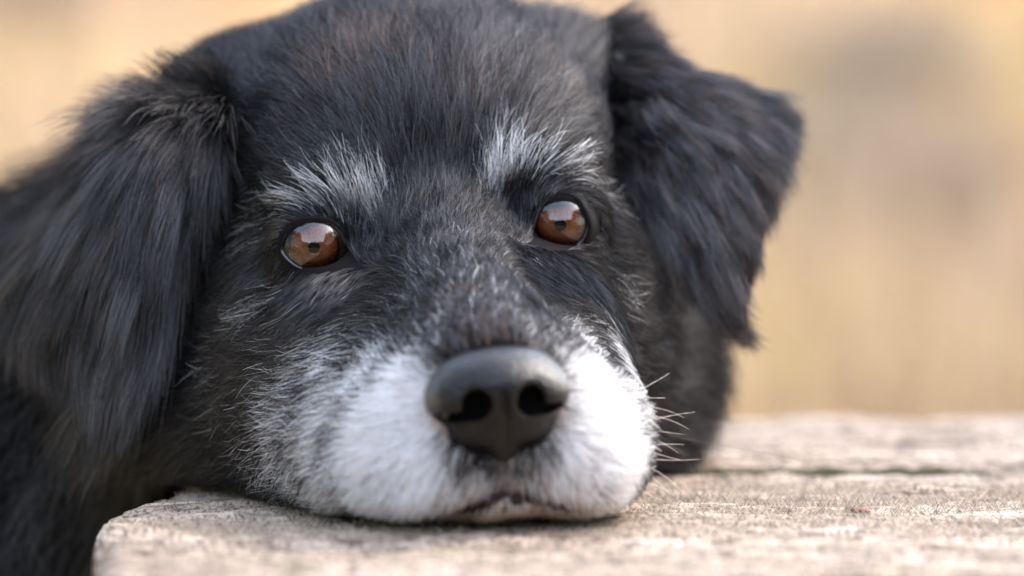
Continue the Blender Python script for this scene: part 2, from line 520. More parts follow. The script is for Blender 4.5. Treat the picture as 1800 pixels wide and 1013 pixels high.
def axis(lo, a, b, hi, fine, coarse):
    l_ = np.arange(a, lo, -coarse)[1:][::-1]; h_ = np.arange(b, hi, coarse)[1:]
    return np.concatenate([l_, np.arange(a, b, fine), [b], h_]).astype(np.float32)
AX = axis(-.62, -.13, .085, .16, .0019, .013)
AY = axis(-.14, -.105, .14, .80, .0019, .013)
AZ = axis(-.56, -.015, .14, .20, .0019, .013)
W = np.stack(np.meshgrid(AX, AY, AZ, indexing='ij'), -1).astype(np.float32)
d = np.full(W.shape[:3], 1.0, np.float32)
# head only near the head
def body_sdf(P):
    d = sd_ell(P, (-.035, .125, .050), (.066, .075, .052))                  # ruff behind the head
    d = smin(d, sd_ell(P, (.016, .118, .010), (.030, .036, .013)), .012)
    d = smin(d, sd_ell(P, (-.076, .072, .010), (.026, .036, .014)), .02)
    d = smin(d, sd_ell(P, (.010, .112, .034), (.043, .05, .036)), .03)
    d = smin(d, sd_cone(P, (-.05, .13, .055), (-.20, .20, -.04), .060, .085), .04)    # neck
    d = smin(d, sd_ell(P, (-.195, .165, -.085), (.085, .085, .11)), .05)     # chest
    d = smin(d, sd_cone(P, (-.22, .24, -.12), (-.40, .56, -.22), .105, .12), .06)  # trunk
    for a, b, c in (((-.165, .17, -.15), (-.155, .14, -.31), (-.15, .13, -.45)), ((-.26, .15, -.15), (-.27, .12, -.31), (-.27, .11, -.45))):
        d = smin(d, sd_cone(P, a, b, .042, .026), .03); d = smin(d, sd_cone(P, b, c, .026, .022), .02)
        d = smin(d, sd_ell(P, (c[0], c[1] - .02, c[2] + .012), (.026, .040, .020)), .02)
    for s in (-1, 1):
        h = np.array([-.40 + .09 * s, .56 + .045 * s, -.28])
        d = smin(d, sd_ell(P, h, (.07, .10, .10)), .04)
        d = smin(d, sd_cone(P, h + [0.02 * s, -.06, -.05], h + [.01 * s, -.02, -.14], .035, .024), .02)
        d = smin(d, sd_ell(P, h + [.02 * s, -.08, -.157], (.028, .07, .022)), .02)
    d = smin(d, sd_cone(P, (-.45, .66, -.33), (-.58, .72, -.42), .03, .02), .03)
    return d
nx, ny, nz = W.shape[:3]
db = body_sdf(W.reshape(-1, 3)).reshape(nx, ny, nz).astype(np.float32)
sel = (AX > -.14)[:, None, None] & (AY < .17)[None, :, None] & (AZ > -.05)[None, None, :]
L = (((W[sel] - E.astype(np.float32)) @ M.astype(np.float32)) * 100).astype(np.float32)
dh = np.full(db.shape, 10.0, np.float32); dh[sel] = head_sdf(L) * .01
D = smin(dh, db, .025)
# the chin and the neck lie on the planks: flatten what would sink into the wood
over = ((W[..., 0] > -.098) & (W[..., 1] > -.21) & (W[..., 1] < .098)) | ((W[..., 0] > -.036) & (W[..., 1] > -.21) & (W[..., 1] < .31))
uneven = (.0012 + .0040 * fbm(np.stack([np.repeat(AX, len(AY)), np.tile(AY, len(AX)), np.zeros(len(AX) * len(AY))], 1), 75, 61, 2)).reshape(len(AX), len(AY), 1)
D = np.where(over, smax(D, (uneven - W[..., 2]), .005), D).astype(np.float32)
del W, dh, db, L

def surface_nets(F, ax, ay, az):
    S = F < 0
    c = [S[i:F.shape[0] - 1 + i, j:F.shape[1] - 1 + j, k:F.shape[2] - 1 + k] for i in (0, 1) for j in (0, 1) for k in (0, 1)]
    cnt = sum(x.astype(np.int8) for x in c)
    act = (cnt > 0) & (cnt < 8)
    I, J, K = np.nonzero(act)
    idx = np.full(act.shape, -1, np.int32); idx[I, J, K] = np.arange(len(I))
    pos = np.zeros((len(I), 3)); wt = np.zeros(len(I))
    axs = (ax, ay, az)
    for axis_ in range(3):
        for o1 in (0, 1):
            for o2 in (0, 1):
                off = [0, 0, 0]; oth = [a for a in range(3) if a != axis_]
                off[oth[0]], off[oth[1]] = o1, o2
                a = (I + off[0], J + off[1], K + off[2]); off2 = list(off); off2[axis_] = 1
                b = (I + off2[0], J + off2[1], K + off2[2])
                fa, fb = F[a], F[b]; m = (fa < 0) != (fb < 0)
                t = np.where(m, fa / np.where(m, fa - fb, 1), 0)
                pa = np.stack([axs[q][a[q]] for q in range(3)], 1); pb = np.stack([axs[q][b[q]] for q in range(3)], 1)
                pos += np.where(m[:, None], pa + (pb - pa) * t[:, None], 0); wt += m
    pos /= wt[:, None]
    faces = []
    for axis_ in range(3):
        sl0 = [slice(1, -1)] * 3; sl1 = [slice(1, -1)] * 3
        sl0[axis_] = slice(0, -1); sl1[axis_] = slice(1, None)
        a, b = S[tuple(sl0)], S[tuple(sl1)]
        q = np.nonzero(a != b); ins = a[q]
        base = [q[0] + 1, q[1] + 1, q[2] + 1]; base[axis_] = q[axis_]
        o1, o2 = [(1, 2), (2, 0), (0, 1)][axis_]
        def cell(d1, d2):
            cidx = [x.copy() for x in base]; cidx[o1] = cidx[o1] - d1; cidx[o2] = cidx[o2] - d2
            return idx[cidx[0], cidx[1], cidx[2]]
        quad = np.stack([cell(1, 1), cell(0, 1), cell(0, 0), cell(1, 0)], 1)
        quad[~ins] = quad[~ins][:, ::-1]
        faces.append(quad)
    return pos, np.concatenate(faces)

bv, bf = surface_nets(D, AX, AY, AZ)

def field(G, p, many=False):
    """trilinear lookup of grid G (…,[c]) at world points"""
    q = [np.interp(p[:, i], a, np.arange(len(a))) for i, a in enumerate((AX, AY, AZ))]
    i = [np.minimum(x.astype(int), len(a) - 2) for x, a in zip(q, (AX, AY, AZ))]
    t = [x - y for x, y in zip(q, i)]
    out = 0
    for a in (0, 1):
        for b in (0, 1):
            for c in (0, 1):
                w = (t[0] if a else 1 - t[0]) * (t[1] if b else 1 - t[1]) * (t[2] if c else 1 - t[2])
                g = G[i[0] + a, i[1] + b, i[2] + c]
                out = out + (w[:, None] * g if g.ndim == 2 else w * g)
    return out
GR = np.stack(np.gradient(D, AX, AY, AZ), -1).astype(np.float32)

def hit(px, py):
    """where the photo's pixel meets the dog's skin; nan when it misses"""
    dr = unit(ray(px, py)); n_ = len(dr)
    t = np.full(n_, .60); done = np.zeros(n_, bool)
    for _ in range(420):
        p = CAM + dr * t[:, None]; v = field(D, p)
        done |= v < .0003
        t = np.where(done, t, t + np.clip(v * .6, .0004, .01))
        if done.all(): break
    p = CAM + dr * t[:, None]
    return p, done & (t < 1.3)

# ------------------------------------------------------------------ how the coat lies: x, y, direction in the photo, length (mm), lift
STROKES = [
 # bridge of the nose and forehead
 (870,600,-.1,-1,4,.1),(800,590,-.4,-.9,4,.1),(940,590,.3,-1,4,.1),(820,540,-.15,-1,5,.1),(880,540,.05,-1,5,.1),(800,480,-.2,-1,6,.12),(860,480,.1,-1,6,.12),
 (780,420,-.1,-1,7,.2),(840,420,.05,-1,7,.2),(770,350,-.1,-1,10,.2),(820,340,.0,-1,10,.2),(760,260,-.12,-1,14,.22),(830,260,.05,-1,14,.22),
 (740,160,-.2,-1,16,.25),(840,160,.1,-1,16,.25),(730,60,-.2,-1,18,.25),(860,60,.1,-1,18,.25),
 (690,300,-.3,-1,13,.22),(650,220,-.5,-.85,15,.22),(600,150,-.6,-.8,17,.25),(560,80,-.7,-.7,18,.28),(640,80,-.45,-.9,18,.25),
 (560,240,-.8,-.55,14,.2),(480,180,-.95,-.3,16,.2),(430,240,-1,.0,16,.2),(430,320,-1,.12,14,.18),(480,280,-1,-.1,14,.18),(390,380,-.95,.35,14,.18),(400,300,-1,.1,16,.2),
 (900,220,.25,-1,14,.22),(950,150,.45,-.9,16,.25),(1000,90,.6,-.8,18,.28),(930,60,.3,-.95,18,.25),(980,210,.6,-.75,13,.22),(1040,180,.8,-.55,14,.22),(1050,240,.95,-.25,13,.2),(1070,300,1,-.05,13,.2),
 # left brow
 (690,370,-.05,-1,9,.2),(650,380,-.1,-1,9,.24),(650,320,-.15,-1,11,.22),(620,300,-.3,-.9,12,.22),(600,360,-.45,-.85,9,.22),(570,330,-.75,-.6,13,.24),(540,350,-.9,-.35,12,.22),(520,320,-.95,-.25,13,.2),
 (490,350,-1,.05,13,.2),(470,380,-.9,.4,12,.2),(450,410,-.75,.65,12,.18),(540,385,-.8,-.4,4,.2),(500,400,-.9,.3,5,.2),(600,395,-.3,-.7,4,.25),(640,410,.2,-1,5,.25),
 # left under the eye, cheek
 (460,460,-.6,.8,10,.16),(520,490,-.5,.8,6,.14),(570,500,-.4,.9,6,.14),(620,490,-.35,.9,6,.14),(650,450,-.3,-.4,5,.16),(680,440,-.3,-.8,6,.18),(540,560,-.75,.6,9,.16),(600,570,-.75,.5,9,.16),(650,540,-.75,.2,7,.16),
 (450,530,-.8,.4,12,.18),(400,560,-.8,.5,14,.18),(420,640,-.85,.5,14,.2),(360,620,-.8,.6,16,.2),(480,640,-.9,.35,13,.2),(350,720,-.75,.65,17,.22),(430,740,-.8,.6,15,.22),(500,720,-.85,.5,13,.2),
 (380,800,-.8,.6,16,.22),(470,810,-.75,.65,14,.22),(540,800,-.75,.65,12,.2),(330,800,-.8,.6,20,.25),
 # left muzzle
 (700,560,-.6,-.5,6,.16),(690,610,-.8,-.2,7,.18),(740,640,-.6,-.4,5,.2),(620,640,-.9,.25,9,.18),(560,670,-.9,.35,10,.18),(640,720,-.9,.35,8,.2),(720,720,-.8,.3,6,.2),(740,790,-.7,.6,6,.2),(660,800,-.8,.5,8,.2),
 (600,780,-.85,.5,9,.2),(580,850,-.75,.65,10,.2),(660,870,-.65,.75,8,.22),(730,860,-.5,.85,7,.25),(790,840,-.4,.9,6,.2),(840,840,-.2,1,4.5,.2),(890,840,0,1,4,.2),
 (700,915,-.4,.9,7,.45),(780,900,-.25,.95,5,.2),(850,890,-.1,1,3.5,.2),
 # right muzzle
 (1020,590,.6,-.4,6,.16),(1040,640,.8,0,7,.18),(1090,640,.85,.3,9,.2),(1050,710,.85,.3,7,.2),(1110,700,.9,.3,9,.25),(1150,760,.95,.05,10,.55),(1150,820,.95,.2,10,.6),(1120,870,.85,.5,9,.45),(1060,790,.8,.45,7,.2),
 (1060,870,.6,.8,8,.25),(1000,840,.4,.9,6,.2),(940,840,.2,1,4.5,.2),(960,900,.2,1,3.5,.2),(1040,915,.4,.9,7,.45),(900,910,0,1,3,.15),
 # right brow
 (850,330,-.05,-1,9,.25),(850,280,-.1,-1,10,.2),(880,290,.05,-1,10,.24),(870,240,.1,-1,12,.22),(920,270,.4,-.9,11,.22),(920,310,.35,-.9,9,.24),(960,260,.65,-.75,13,.26),(1000,280,.9,-.4,13,.24),(1030,310,.95,-.05,13,.24),
 (1060,330,.9,.3,13,.24),(1070,370,.75,.65,12,.22),(980,330,.8,-.3,5,.22),(1030,350,.8,.4,6,.2),(930,340,.2,-1,5,.25),(900,360,.1,-1,6,.22),(890,400,.05,-1,5,.2),(925,400,.1,-.9,4,.2),
 # right under the eye, cheek
 (930,450,.3,.9,5,.14),(980,450,.4,.9,5,.14),(1040,430,.7,.7,7,.16),(960,500,.5,.6,6,.16),(1010,490,.6,.75,7,.16),(1060,480,.75,.6,9,.2),(1020,550,.7,.4,8,.18),(1080,540,.85,.4,10,.22),(950,540,.3,-.6,5,.16),
 (1110,600,.85,.45,12,.22),(1130,680,.85,.5,13,.24),(1120,480,.8,.5,13,.2),(1110,400,.9,.3,14,.2),(1170,700,.8,.6,16,.25),
]
STROKES = np.array(STROKES, float)
sp, ok1 = hit(STROKES[:, 0], STROKES[:, 1])
dn = unit(STROKES[:, 2:4])
se, ok2 = hit(STROKES[:, 0] + 9 * dn[:, 0], STROKES[:, 1] + 9 * dn[:, 1])
sv = unit(se - sp); good = ok1 & ok2 & (np.linalg.norm(se - sp, axis=1) < .006)
# steep places: use the direction in the picture plane instead
flat_v = np.stack([dn[:, 0], np.zeros(len(dn)), -dn[:, 1]], 1)
sv = np.where(good[:, None], sv, flat_v)
sp, sv, sl = sp[ok1], sv[ok1], STROKES[ok1][:, 4:6]
# places the camera does not see: towards the back and down
EXTRA = [((0, -10, 5), (0, -1, -.3), 20, .3), ((4, -9, 3.5), (.4, -1, -.4), 22, .3), ((-4, -9, 3.5), (-.4, -1, -.4), 22, .3), ((6, -6, -1), (.2, -1, -.6), 22, .25),
         ((-6, -6, -1), (-.2, -1, -.6), 22, .25), ((5.5, -7, -4), (.3, -.8, -.7), 26, .3), ((-5.5, -7, -4), (-.5, -.8, -.7), 24, .3), ((0, -4, -6.5), (0, -1, 0), 10, .2), ((0, 5, -6.6), (0, -1, 0), 5, .2)]
ew = np.array([loc2w(e[0]) for e in EXTRA]); ed_ = np.array([unit(M @ np.array(e[1], float)) for e in EXTRA])
BODY = [((.03, .14, .06), (.55, .3, -.8), 34, .3), ((-.04, .16, .11), (-.2, 1, -.2), 34, .3), ((.01, .12, .02), (.5, .1, -.8), 32, .3), ((-.12, .12, .08), (-.5, .2, -.85), 36, .3), ((-.13, .10, .02), (-.45, -.1, -.9), 38, .3),
        ((-.17, .09, -.06), (-.35, -.1, -.95), 42, .3), ((-.24, .12, -.02), (-.4, .1, -.9), 42, .3), ((-.22, .2, .04), (-.5, .8, -.4), 40, .3), ((-.35, .4, -.08), (-.5, .8, -.4), 40, .3), ((-.2, .3, -.1), (.0, .7, -.7), 40, .3),
        ((-.16, .10, -.2), (0, .1, -1), 25, .2), ((-.15, .12, -.42), (0, .1, -1), 10, .2), ((-.27, .10, -.3), (0, .1, -1), 14, .2), ((-.45, .45, -.3), (-.1, .5, -.9), 35, .25), ((-.5, .6, -.2), (-.3, .6, -.7), 38, .3)]
cp_ = np.concatenate([sp, ew, [b[0] for b in BODY]]); cv_ = np.concatenate([sv, ed_, unit(np.array([b[1] for b in BODY], float))])
cl_ = np.concatenate([sl, [(e[2], e[3]) for e in EXTRA], [(b[2], b[3]) for b in BODY]])

# coarse groom grid
HX, HY, HZ = np.arange(-.62, .17, .006), np.arange(-.14, .80, .006), np.arange(-.56, .21, .006)
HX = np.concatenate([np.arange(-.62, -.14, .03), np.arange(-.14, .095, .0045), np.arange(.10, .17, .02)])
HY = np.concatenate([np.arange(-.14, .16, .0045), np.arange(.16, .82, .03)])
HZ = np.concatenate([np.arange(-.56, -.02, .03), np.arange(-.02, .16, .0045), [.18, .21]])
HW = np.stack(np.meshgrid(HX, HY, HZ, indexing='ij'), -1).reshape(-1, 3)
GRM = np.zeros((len(HW), 5), np.float32)
for s in range(0, len(HW), 20000):
    q = HW[s:s + 20000]
    dd = np.sqrt(((q[:, None, :] - cp_[None]) ** 2).sum(-1)) + .0015
    w = 1 / dd ** 4; w /= w.sum(1, keepdims=True)
    GRM[s:s + 20000, :3] = w @ cv_; GRM[s:s + 20000, 3:] = w @ cl_
GRM = GRM.reshape(len(HX), len(HY), len(HZ), 5)
def groom(p):
    q = [np.interp(p[:, i], a, np.arange(len(a))) for i, a in enumerate((HX, HY, HZ))]
    i = [np.minimum(x.astype(int), len(a) - 2) for x, a in zip(q, (HX, HY, HZ))]
    t = [x - y for x, y in zip(q, i)]
    out = 0
    for a in (0, 1):
        for b in (0, 1):
            for c in (0, 1):
                w = (t[0] if a else 1 - t[0]) * (t[1] if b else 1 - t[1]) * (t[2] if c else 1 - t[2])
                out = out + w[:, None] * GRM[i[0] + a, i[1] + b, i[2] + c]
    return out

# ------------------------------------------------------------------ the coat's markings: x, y, radius (px), share of white hairs
WHITE = [
 (660,378,24,.7),(645,360,30,.62),(620,360,26,.55),(675,350,22,.42),(600,352,24,.5),(570,350,24,.5),(540,355,20,.5),(510,358,20,.5),(485,366,20,.5),(466,392,18,.45),(455,420,16,.4),(630,325,28,.22),
 (862,330,20,.8),(868,308,24,.7),(890,305,24,.55),(915,305,22,.55),(945,298,22,.5),(975,300,20,.5),(1005,306,20,.5),(1035,322,20,.5),(1060,345,18,.45),(855,350,14,.4),(890,275,24,.2),
 (628,505,12,.6),(470,530,28,.30),(440,560,28,.25),(495,575,30,.25),(560,610,45,.32),(590,650,45,.40),(520,640,40,.18),(390,640,40,.12),(400,720,40,.10),
 (690,770,75,1.0),(640,800,75,1.0),(700,690,62,1.0),(715,640,45,.75),(650,655,60,.75),(600,700,55,.55),(565,760,55,.42),(640,870,70,1.0),(720,870,60,.95),(600,880,45,.7),(545,830,45,.18),(570,860,40,.35),(525,700,55,.22),(480,690,45,.10),(690,920,60,.95),(660,720,60,.8),(500,780,45,.12),(610,610,45,.5),
 (1060,760,75,1.0),(1110,800,75,1.0),(1030,690,50,1.0),(1050,650,48,.95),(1080,700,50,.95),(1130,850,65,1.0),(1070,870,60,1.0),(1020,840,45,.85),(1035,610,40,.75),(1065,590,40,.65),(1090,640,42,.85),(1110,700,40,.95),(1155,780,40,1.0),(1060,910,50,.95),(1140,740,36,.95),
 (580,800,42,.42),(585,850,42,.42),(570,750,42,.35),(598,885,32,.5),(535,790,45,.12),
 (745,690,40,.95),(752,740,38,.95),(1012,660,28,.9),(1015,720,35,.95),(1010,770,35,.9),(750,790,35,.9),
 (1075,480,20,.32),(1085,520,24,.30),(1060,545,28,.28),(945,455,10,.35),(1010,565,28,.2),
 (790,450,70,.07),(830,520,70,.10),(760,570,45,.18),(930,570,45,.16),(735,510,40,.09),(860,470,50,.06),
 (770,870,45,.75),(760,830,40,.75),(830,880,50,.55),(960,880,50,.6),(1000,890,40,.8),(900,865,40,.38),(850,850,40,.35),(940,850,40,.38),(1000,820,40,.75),(1000,860,40,.75),(500,760,55,.22),(460,820,50,.14),
]
BROWN = [(650,110,70,.5),(600,160,60,.35),(820,200,60,.35),(980,150,60,.25),(845,575,30,.5),(780,540,50,.3),(850,640,70,.4)]
TAN = [(900,918,35,.8)]
def blobs(tab):
    t = np.array(tab, float); p, ok = hit(t[:, 0], t[:, 1])
    dist = (p[:, 1] - CAM[1]); ok &= p[:, 1] < .045
    return p[ok], (t[:, 2] * dist / FPX)[ok], t[ok, 3]
BW, BB, BT = blobs(WHITE), blobs(BROWN), blobs(TAN)
side_w = [((-3.3, 3.8, -4.4), 1.0, .7), ((-3.8, 2.2, -4.8), 1.0, .25), ((-3.7, 3.0, -5.6), 1.0, .4), ((-3.4, 4.8, -5.2), 1.0, .85)]
BW = (np.concatenate([BW[0], [loc2w(a[0]) for a in side_w]]), np.concatenate([BW[1], [a[1] * .01 for a in side_w]]), np.concatenate([BW[2], [a[2] for a in side_w]]))
chin_t = [((0, 8.75, -6.1), .9, .95), ((.9, 8.5, -6.3), .7, .9), ((-.9, 8.5, -6.3), .7, .9)]
BT = (np.concatenate([BT[0], [loc2w(a[0]) for a in chin_t]]), np.concatenate([BT[1], [a[1] * .01 for a in chin_t]]), np.concatenate([BT[2], [a[2] for a in chin_t]]))
def paint(p, tab):
    c, r, s = tab; out = np.zeros(len(p))
    for ci, ri, si in zip(c, r, s):
        d2 = ((p - ci) ** 2).sum(1) / (ri * ri)
        g = si * np.exp(-d2 * .8); out = 1 - (1 - out) * (1 - g)
    return out

BLACK = np.array([.0052, .0047, .0052]); GREY = np.array([.050, .048, .052]); WHT = np.array([.86, .85, .86]); BRN = np.array([.10, .060, .042]); TN = np.array([.40, .30, .22])

def coat_colour(root, n_, lock=750):
    """colour and sheen of each hair: black coat, greying by marking, brown tinges, light and dark streaks painted lock by lock"""
    pw = paint(root, BW); pb = paint(root, BB); pt = paint(root, BT)
    cc_ = clump_centre(root, lock, 40); q = np.floor(cc_ * 40000).astype(np.int64)
    hk = hash3(q[:, 0], q[:, 1], q[:, 2], 7); hk2 = hash3(q[:, 0], q[:, 1], q[:, 2], 8)
    nz_ = fbm(root, 260, 5, 2)
    pw2 = np.clip(pw + (nz_ - .5) * 1.2 * pw * (1 - pw) * 2 + (hk2 - .5) * .7 * pw * (1 - pw) * 2, 0, 1)
    v = rng.random(n_)
    c = BLACK * (.5 + 1.0 * v[:, None] + 1.6 * hk[:, None] ** 2)  # per-lock term puts streaks of light and shade into the black
    g = rng.random(n_) < .07 + .25 * pw2; c[g] = GREY * (.4 + 1.2 * v[g, None])  # base share of grey hairs paints glints onto the black coat
    b = rng.random(n_) < pb; c[b] = BRN * (.5 + .8 * v[b, None])
    w = rng.random(n_) < pw2 * (.62 + .38 * np.clip((pw2 - .5) / .3, 0, 1)); lum = np.clip(.45 + .55 * v + .6 * (pw - .6), .25, 1.0)
    c[w] = WHT * lum[w, None]
    t = rng.random(n_) < pt; c[t] = TN * (.7 + .4 * v[t, None])
    sheen = .012 + .085 * hk ** 1.6 * rng.uniform(.6, 1.2, n_)
    return np.clip(c, .003, .92), sheen

MOUTH = np.array([(0, 8.8, -5.52), (.5, 8.78, -5.68), (1.0, 8.65, -5.95), (1.4, 8.5, -6.2), (1.8, 8.3, -6.45)])
def in_mouth(p, r):
    l = w2loc(p); l[:, 0] = np.abs(l[:, 0]); best = np.full(len(l), 9.0)
    for a, b in zip(MOUTH[:-1], MOUTH[1:]):
        ab = b - a; h = np.clip(((l - a) @ ab) / (ab @ ab), 0, 1); best = np.minimum(best, np.linalg.norm(l - a - h[:, None] * ab, axis=1))
    return best < r

# body mesh
dog_me = mesh_np("dog", bv, bf, SKIN)
dog = tag(dog_me, "black and white old dog resting its grey muzzle on the planks", "dog")
pc = np.clip((paint(bv, BW) - .6) / .4, 0, 1)[:, None]
skin_c = np.array([.007, .006, .0065]) * (1 - pc) + np.array([.55, .45, .42]) * pc
skin_c[in_mouth(bv, .30)] = (.03, .018, .016)
ca_ = dog.data.attributes.new("tint", 'FLOAT_COLOR', 'POINT')
ca_.data.foreach_set("color", np.concatenate([skin_c, np.ones((len(bv), 1))], 1).astype(np.float32).ravel())

def sample_surface(v, f, dens, n_):
    tri = np.concatenate([f[:, [0, 1, 2]], f[:, [0, 2, 3]]])
    a, b, c = v[tri[:, 0]], v[tri[:, 1]], v[tri[:, 2]]
    ar = np.linalg.norm(np.cross(b - a, c - a), axis=1) * .5
    w = ar * dens((a + b + c) / 3); w /= w.sum()
    t = rng.choice(len(tri), n_, p=w)
    x, y = rng.random(n_), rng.random(n_); fl = x + y > 1; x[fl], y[fl] = 1 - x[fl], 1 - y[fl]
    return a[t] + (b[t] - a[t]) * x[:, None] + (c[t] - a[t]) * y[:, None]

# eyes: where the openings are (photo outlines), hair keeps clear of them
EYE_PX = {'l': [(497,438),(503,415),(517,397),(545,389),(573,392),(595,407),(606,430),(618,456),(608,467),(586,472),(552,475),(525,468),(506,454)],
          'r': [(938,426),(940,398),(950,369),(968,352),(990,346),(1012,354),(1024,373),(1031,398),(1024,419),(1010,432),(985,437),(958,436)]}
EYE_POLY = {}
def on_sphere(px, py, c, R):
    dr = unit(ray(px, py)); oc = CAM - c
    b = (dr * oc).sum(1); cc_ = (oc @ oc) - R * R; q = b * b - cc_
    t = -b - np.sqrt(np.maximum(q, 0)); return CAM + dr * t[:, None]
def smooth_closed(pts, n_):
    p = np.array(pts, float); m = len(p); out = []
    for s in np.linspace(0, m, n_, endpoint=False):
        i = int(s); t = s - i
        a, b, c, d_ = p[(i - 1) % m], p[i % m], p[(i + 1) % m], p[(i + 2) % m]
        out.append(.5 * ((2 * b) + (-a + c) * t + (2 * a - 5 * b + 4 * c - d_) * t * t + (-a + 3 * b - 3 * c + d_) * t ** 3))
    return np.array(out)

def in_eye(p, grow):
    """points (world) that lie in front of an eye opening grown by some metres, judged in the eye's own tangent plane"""
    m = np.zeros(len(p), bool)
    for k_ in EYE_PX:
        poly = smooth_closed(EYE_PX[k_], 40); w = on_sphere(poly[:, 0], poly[:, 1], eye_c[k_], EYE_R)
        cc_ = w.mean(0); fwd = unit(cc_ - eye_c[k_]); rt = unit(np.cross([0, 0, 1.], fwd)); up = np.cross(fwd, rt)
        w2 = np.stack([(w - cc_) @ rt, (w - cc_) @ up], 1); w2 = w2 * (1 + grow / np.maximum(np.linalg.norm(w2, axis=1, keepdims=True), 1e-6))
        q = p - cc_; near = np.linalg.norm(q, axis=1) < .03
        x, y = q @ rt, q @ up
        ins = np.zeros(len(p), bool)
        for i in range(len(w2)):
            (x1, y1), (x2, y2) = w2[i - 1], w2[i]
            cr = ((y1 > y) != (y2 > y)) & (x < (x2 - x1) * (y - y1) / (y2 - y1 + 1e-12) + x1)
            ins ^= cr
        m |= ins & near
    return m

def in_nose(p):
    l = w2loc(p) - np.array([0, 9.3, -3.6])
    return (l[:, 0] / 1.42) ** 2 + (l[:, 1] / 1.5) ** 2 + (l[:, 2] / 1.12) ** 2 < 1

def grow(root, K, len_mul=1.0, jit=.085, clump=None, clump_amt=.4, lift_mul=1.0, wave=0.0):
    n_ = len(root)
    g = groom(root)
    Ls = g[:, 3] * .001 * len_mul * rng.uniform(.65, 1.12, n_)
    lift = g[:, 4] * lift_mul * rng.uniform(.5, 1.35, n_)
    P = np.zeros((n_, K, 3)); P[:, 0] = root - unit(field(GR, root)) * .0006
    p = root.copy()
    ja = rng.normal(0, jit, (n_, 3)) + (np.stack([vnoise(root, 130, s) for s in (31, 32, 33)], 1) - .5) * .22
    for k in range(1, K):
        n_v = unit(field(GR, p)); t = groom(p)[:, :3] if k < 4 else t
        t = unit(t) + ja; t = unit(t - n_v * (t * n_v).sum(1, keepdims=True))
        s = k / (K - 1)
        p = p + t * (Ls / (K - 1))[:, None]
        n2 = unit(field(GR, p)); hgt = field(D, p)
        tgt = Ls * lift * s ** .75
        p = p + n2 * np.clip(tgt - hgt, -.004, .004)[:, None]
        P[:, k] = p
    if clump:
        cc_ = clump_centre(root, clump, 40); dl = cc_ - root
        nr = unit(field(GR, root)); dl -= nr * (dl * nr).sum(1, keepdims=True)
        amt = clump_amt * rng.uniform(.4, 1.1, n_)
        for k in range(1, K):
            P[:, k] += dl * (amt * (k / (K - 1)) ** 1.3)[:, None]
    for _ in range(2):
        P[:, 1:-1] = .25 * P[:, :-2] + .5 * P[:, 1:-1] + .25 * P[:, 2:]
    # nothing grows through the planks
    ov = (((P[..., 0] > -.093) & (P[..., 1] > -.2) & (P[..., 1] < .095)) | ((P[..., 0] > -.032) & (P[..., 1] > .09) & (P[..., 1] < .30))) & (P[..., 2] < .0006)
    P[..., 2] = np.where(ov, .0004 + .0006 * rng.random(ov.shape[:1])[:, None] * np.ones(ov.shape), P[..., 2])
    return P, Ls


def dens_face(c):
    l = w2loc(c)
    face = (l[:, 1] > -9) & (np.abs(l[:, 0]) < 8.5) & (l[:, 2] > -7.5)
    fr = np.clip((l[:, 1] + 11) / 6, .4, 1)
    mz = np.where((l[:, 1] > 1.0), 1.5, 1.0)
    return np.where(face, fr * mz, 0.0)
def dens_body(c):
    l = w2loc(c)
    face = (l[:, 1] > -9) & (np.abs(l[:, 0]) < 8.5) & (l[:, 2] > -7.5)
    return np.where(face, 0.0, np.where(c[:, 1] < .2, 1.0, .30))

N_FACE, N_BODY, N_EAR = 250000, 60000, 45000
root = sample_surface(bv, bf, dens_face, N_FACE)
root = root[~in_eye(root, .0001) & ~in_nose(root) & ~in_mouth(root, .20)]
P, Ls = grow(root, 7, clump=750, clump_amt=.6)
C, SH = coat_colour(root, len(root))
mids = in_eye(P[:, 3], .0002) | in_eye(P[:, 5], .0002)
P, C, SH = P[~mids], C[~mids], SH[~mids]
hair_np("fur", P, taper(.000050) * (np.exp(rng.normal(0, .3, len(P))) * np.where(C[:, 0] > .3, 1.15, 1.0))[:, None], C, FUR, dog, SH)["kind"] = "stuff"

root = sample_surface(bv, bf, dens_body, N_BODY)
P, Ls = grow(root, 7, clump=90, clump_amt=.55, jit=.2)
C, SH = coat_colour(root, len(root), 90)
hair_np("neck_fur", P, taper(.00009), C, FUR, dog, SH)["kind"] = "stuff"

# ------------------------------------------------------------------ ears
def cubic_rows(A, n_):
    """upsample along axis 0 with Catmull-Rom"""
    m = A.shape[0]; out = []
    for s in np.linspace(0, m - 1, n_):
        i = min(int(s), m - 2); t = s - i
        g = lambda k: A[k] if 0 <= k < m else (2 * A[0] - A[1] if k < 0 else 2 * A[-1] - A[-2])
        a, b, c, d_ = g(i - 1), g(i), g(i + 1), g(i + 2)
        out.append(.5 * ((2 * b) + (-a + c) * t + (2 * a - 5 * b + 4 * c - d_) * t * t + (-a + 3 * b - 3 * c + d_) * t ** 3))
    return np.array(out)

